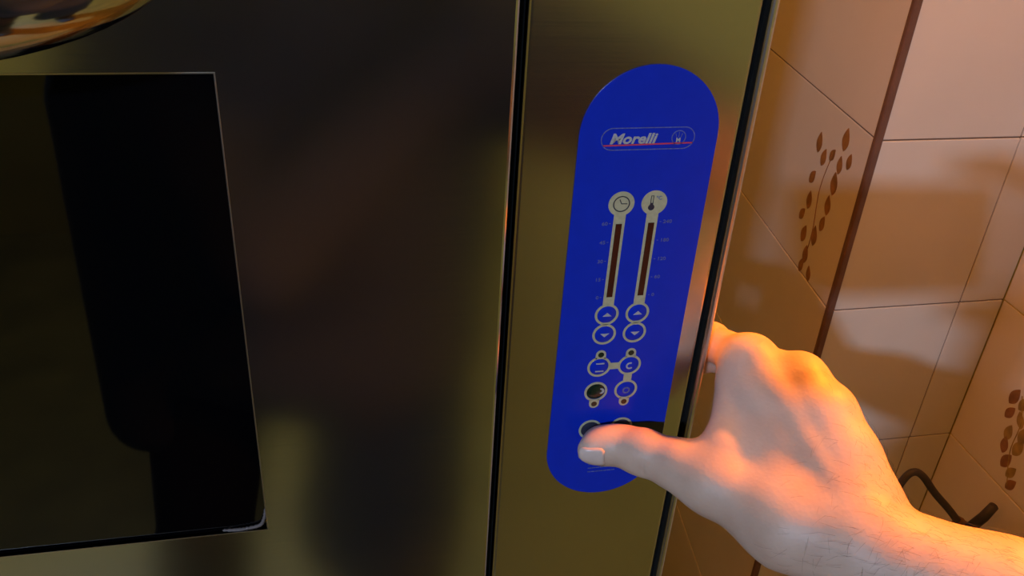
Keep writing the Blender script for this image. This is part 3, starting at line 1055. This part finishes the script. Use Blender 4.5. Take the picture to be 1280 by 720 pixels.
# index finger over the top edge, thumb under the bottom edge, the others curled behind the end
k1 = pm - PD * 0.046 - PR * 0.004
lh.cone(pm, k1, 0.0145, 0.0110, 0.008)
k2 = PHC + PR * 0.080 - PD * 0.053
lh.cone(k1, k2, 0.0100, 0.0088, 0.003)
lh.cone(k2, k2 - PR * 0.034 + PD * 0.001, 0.0088, 0.0075, 0.003)
k3 = PHC + PR * 0.082 + PD * 0.055
lh.cone(lw, k3, 0.017, 0.0115, 0.010)
lh.cone(k3, k3 - PR * 0.032 - PD * 0.001, 0.0110, 0.0092, 0.004)
for i in range(3):
    a_ = pm - PD * (0.024 - 0.019 * i) + PR * 0.004
    b_ = a_ + PF * -0.030 - PR * 0.010
    c_ = b_ - PR * 0.022 + PF * 0.002
    lh.cone(pm - PD * (0.010 - 0.008 * i), a_, 0.014, 0.0105, 0.008)
    lh.cone(a_, b_, 0.0098, 0.0088, 0.003)
    lh.cone(b_, c_, 0.0086, 0.0074, 0.003)
lp_, lq_ = lh.mesh()

pts = np.concatenate([hp, bp_, lp_])
quads = np.concatenate([hq, bq_ + len(hp), lq_ + len(hp) + len(bp_)])
person = obj('person', np_mesh('person', pts, quads), 'skin')
tag(person, 'person in dark clothes pressing the blue panel with the right thumb', 'person')

# clothing
def cloth(name, fn, mat):
    F = Field(BLO, BHI, BS)
    fn(F)
    p_, q_ = F.mesh()
    return obj(name, np_mesh(name, p_, q_), mat, person)
def sweater(F):
    torso(F, 0.016)
    arm_left(F, 0.014)
    F.cone(L_WR, np.array(L_WR) + np.array((0.018, 0.002, 0.035)), 0.040, 0.040, 0.02)
    # open front edges hang down past the hips
    F.cone((-0.225, -0.650, 1.20), (-0.235, -0.640, 0.79), 0.060, 0.058, 0.05)
    F.cone((0.095, -0.610, 1.15), (0.055, -0.610, 0.58), 0.085, 0.120, 0.05)
    F.cone(R_SH, np.array(R_SH) + (ELBOW - np.array(R_SH)) * 0.45, 0.066, 0.066, 0.03)
    F.cone(NECK, (NECK[0], NECK[1] + 0.004, NECK[2] + 0.012), 0.070, 0.068, 0.02)
    # loose hem
    F.blob((-0.035, -0.655, 0.90), ((0.97, 0.20, 0), (-0.2, 0.97, 0), (0, 0, 1)), (0.195, 0.140, 0.10), 0.04)
cloth('jacket', sweater, 'cloth')
cloth('trousers', lambda F: legs(F, 0.014), 'denim')
def shoe(a_):
    def fn(F):
        F.cone((a_[0], a_[1] - 0.03, 0.046), (a_[0] + 0.01, a_[1] + 0.155, 0.040), 0.052, 0.044, 0.03)
        F.v = np.maximum(F.v, np.broadcast_to((0.001 - F.ax[2])[None, None, :], F.v.shape).astype(np.float32))
    return fn
for a_ in (ANR, ANL):
    cloth('shoe', shoe(a_), 'cloth')
def hair(F):
    F.blob((HX, -0.665, 1.425), ((1, 0, 0), (0, 1, 0), (0, 0, 1)), (0.085, 0.100, 0.108), 0.02)
    F.blob((HX, -0.580, 1.370), ((1, 0, 0), (0, 1, 0), (0, 0, 1)), (0.080, 0.075, 0.085), 0.01, cut=True)
cloth('hair', hair, 'hair')

# short dark hairs on the back of the wrist and forearm
def arm_hair():
    v0, v1, v2 = hp[hq[:, 0]], hp[hq[:, 1]], hp[hq[:, 2]]
    nrm = np.cross(v1 - v0, v2 - v0)
    nrm /= (np.linalg.norm(nrm, axis=1)[:, None] + 1e-12)
    cen = (v0 + v2) / 2
    # outward: away from the local field
    probe = cen[0] + nrm[0] * 0.002
    if palm.at(probe) < 0:
        nrm = -nrm
    axis = (fo - wr) / np.linalg.norm(fo - wr)
    s_ = (cen - wr) @ axis
    ok = np.where((s_ > -0.045) & (s_ < 0.085) & (nrm @ DORS > 0.15))[0]
    rg = np.random.default_rng(3)
    b_ = bmesh.new()
    wts = 1.0 / (1.0 + np.exp(-(s_[ok] + 0.01) * 90))
    pick = rg.choice(ok, 900, replace=False, p=wts / wts.sum())
    for i in pick:
        n_ = nrm[i]
        fl = -axis * rg.uniform(0.5, 1.0) + ACR * rg.uniform(0.1, 0.9) 
        fl = fl - n_ * (fl @ n_)
        fl /= np.linalg.norm(fl)
        L_ = rg.uniform(0.004, 0.009)
        p0 = cen[i]
        pts_ = [p0 - n_ * 0.0002, p0 + n_ * 0.0011 + fl * L_ * 0.35, p0 + n_ * 0.0016 + fl * L_ * 0.7, p0 + n_ * 0.0013 + fl * L_]
        tube(pts_, [0.00003, 0.000028, 0.000024, 0.00001], 3, b_, cap=False)
    o = obj('arm_hair', b_, 'hair', person)
    o['kind'] = 'stuff'
arm_hair()

# thumbnail: a curved plate laid on the thumb's back, facing the camera
def nail():
    b_ = bmesh.new()
    nu, nv = 9, 9
    grid = []
    for i in range(nu):
        row = []
        for j in range(nv):
            u = i / (nu - 1)
            v = (j / (nv - 1)) * 2 - 1
            # rounded outline
            along = -0.0055 + 0.0130 * u
            wdt = 0.0064 * (1 - 0.25 * (1 - min(1, u / .25)) ** 2 - 0.30 * max(0, (u - .75) / .25) ** 2)
            base = np.array(tt) + td * along + cross * v * wdt
            p0 = base + tdors * 0.020
            # march down to the skin
            d_ = 0.0
            for _ in range(60):
                s_ = palm.at(p0 - tdors * d_)
                if s_ < 0.00005:
                    break
                d_ += max(s_ * 0.8, 0.00005)
            lift = 0.00045 * (1 - 0.6 * v * v) + (0.0004 * max(0, (u - .7) / .3))
            row.append(b_.verts.new(p0 - tdors * (d_ - lift)))
        grid.append(row)
    for i in range(nu - 1):
        for j in range(nv - 1):
            b_.faces.new((grid[i][j], grid[i + 1][j], grid[i + 1][j + 1], grid[i][j + 1]))
    o = obj('thumbnail', b_, 'nail', person, True)
    s_ = o.modifiers.new('thick', 'SOLIDIFY')
    s_.thickness = 0.0005
    s_.offset = -1
    o['label'] = 'pale thumbnail'
nail()

# ================================================================== THE PHONE that takes the picture
def phone():
    t = empty('smartphone')
    t.matrix_world = Matrix(((PR[0], -PD[0], -PF[0], PHC[0]), (PR[1], -PD[1], -PF[1], PHC[1]), (PR[2], -PD[2], -PF[2], PHC[2]), (0, 0, 0, 1)))
    tag(t, 'dark smartphone held up in the left hand', 'phone')
    obj('case', bx(-0.080, 0.080, -0.041, 0.041, -0.004, 0.004, bev=0.0025, seg=3), 'black_rubber', t)
    obj('screen', bx(-0.076, 0.076, -0.038, 0.038, 0.0038, 0.0044), 'dark_glass', t)
    obj('side_key', bx(-0.03, -0.01, 0.0405, 0.0418, -0.001, 0.001), 'steel_edge', t)
phone()
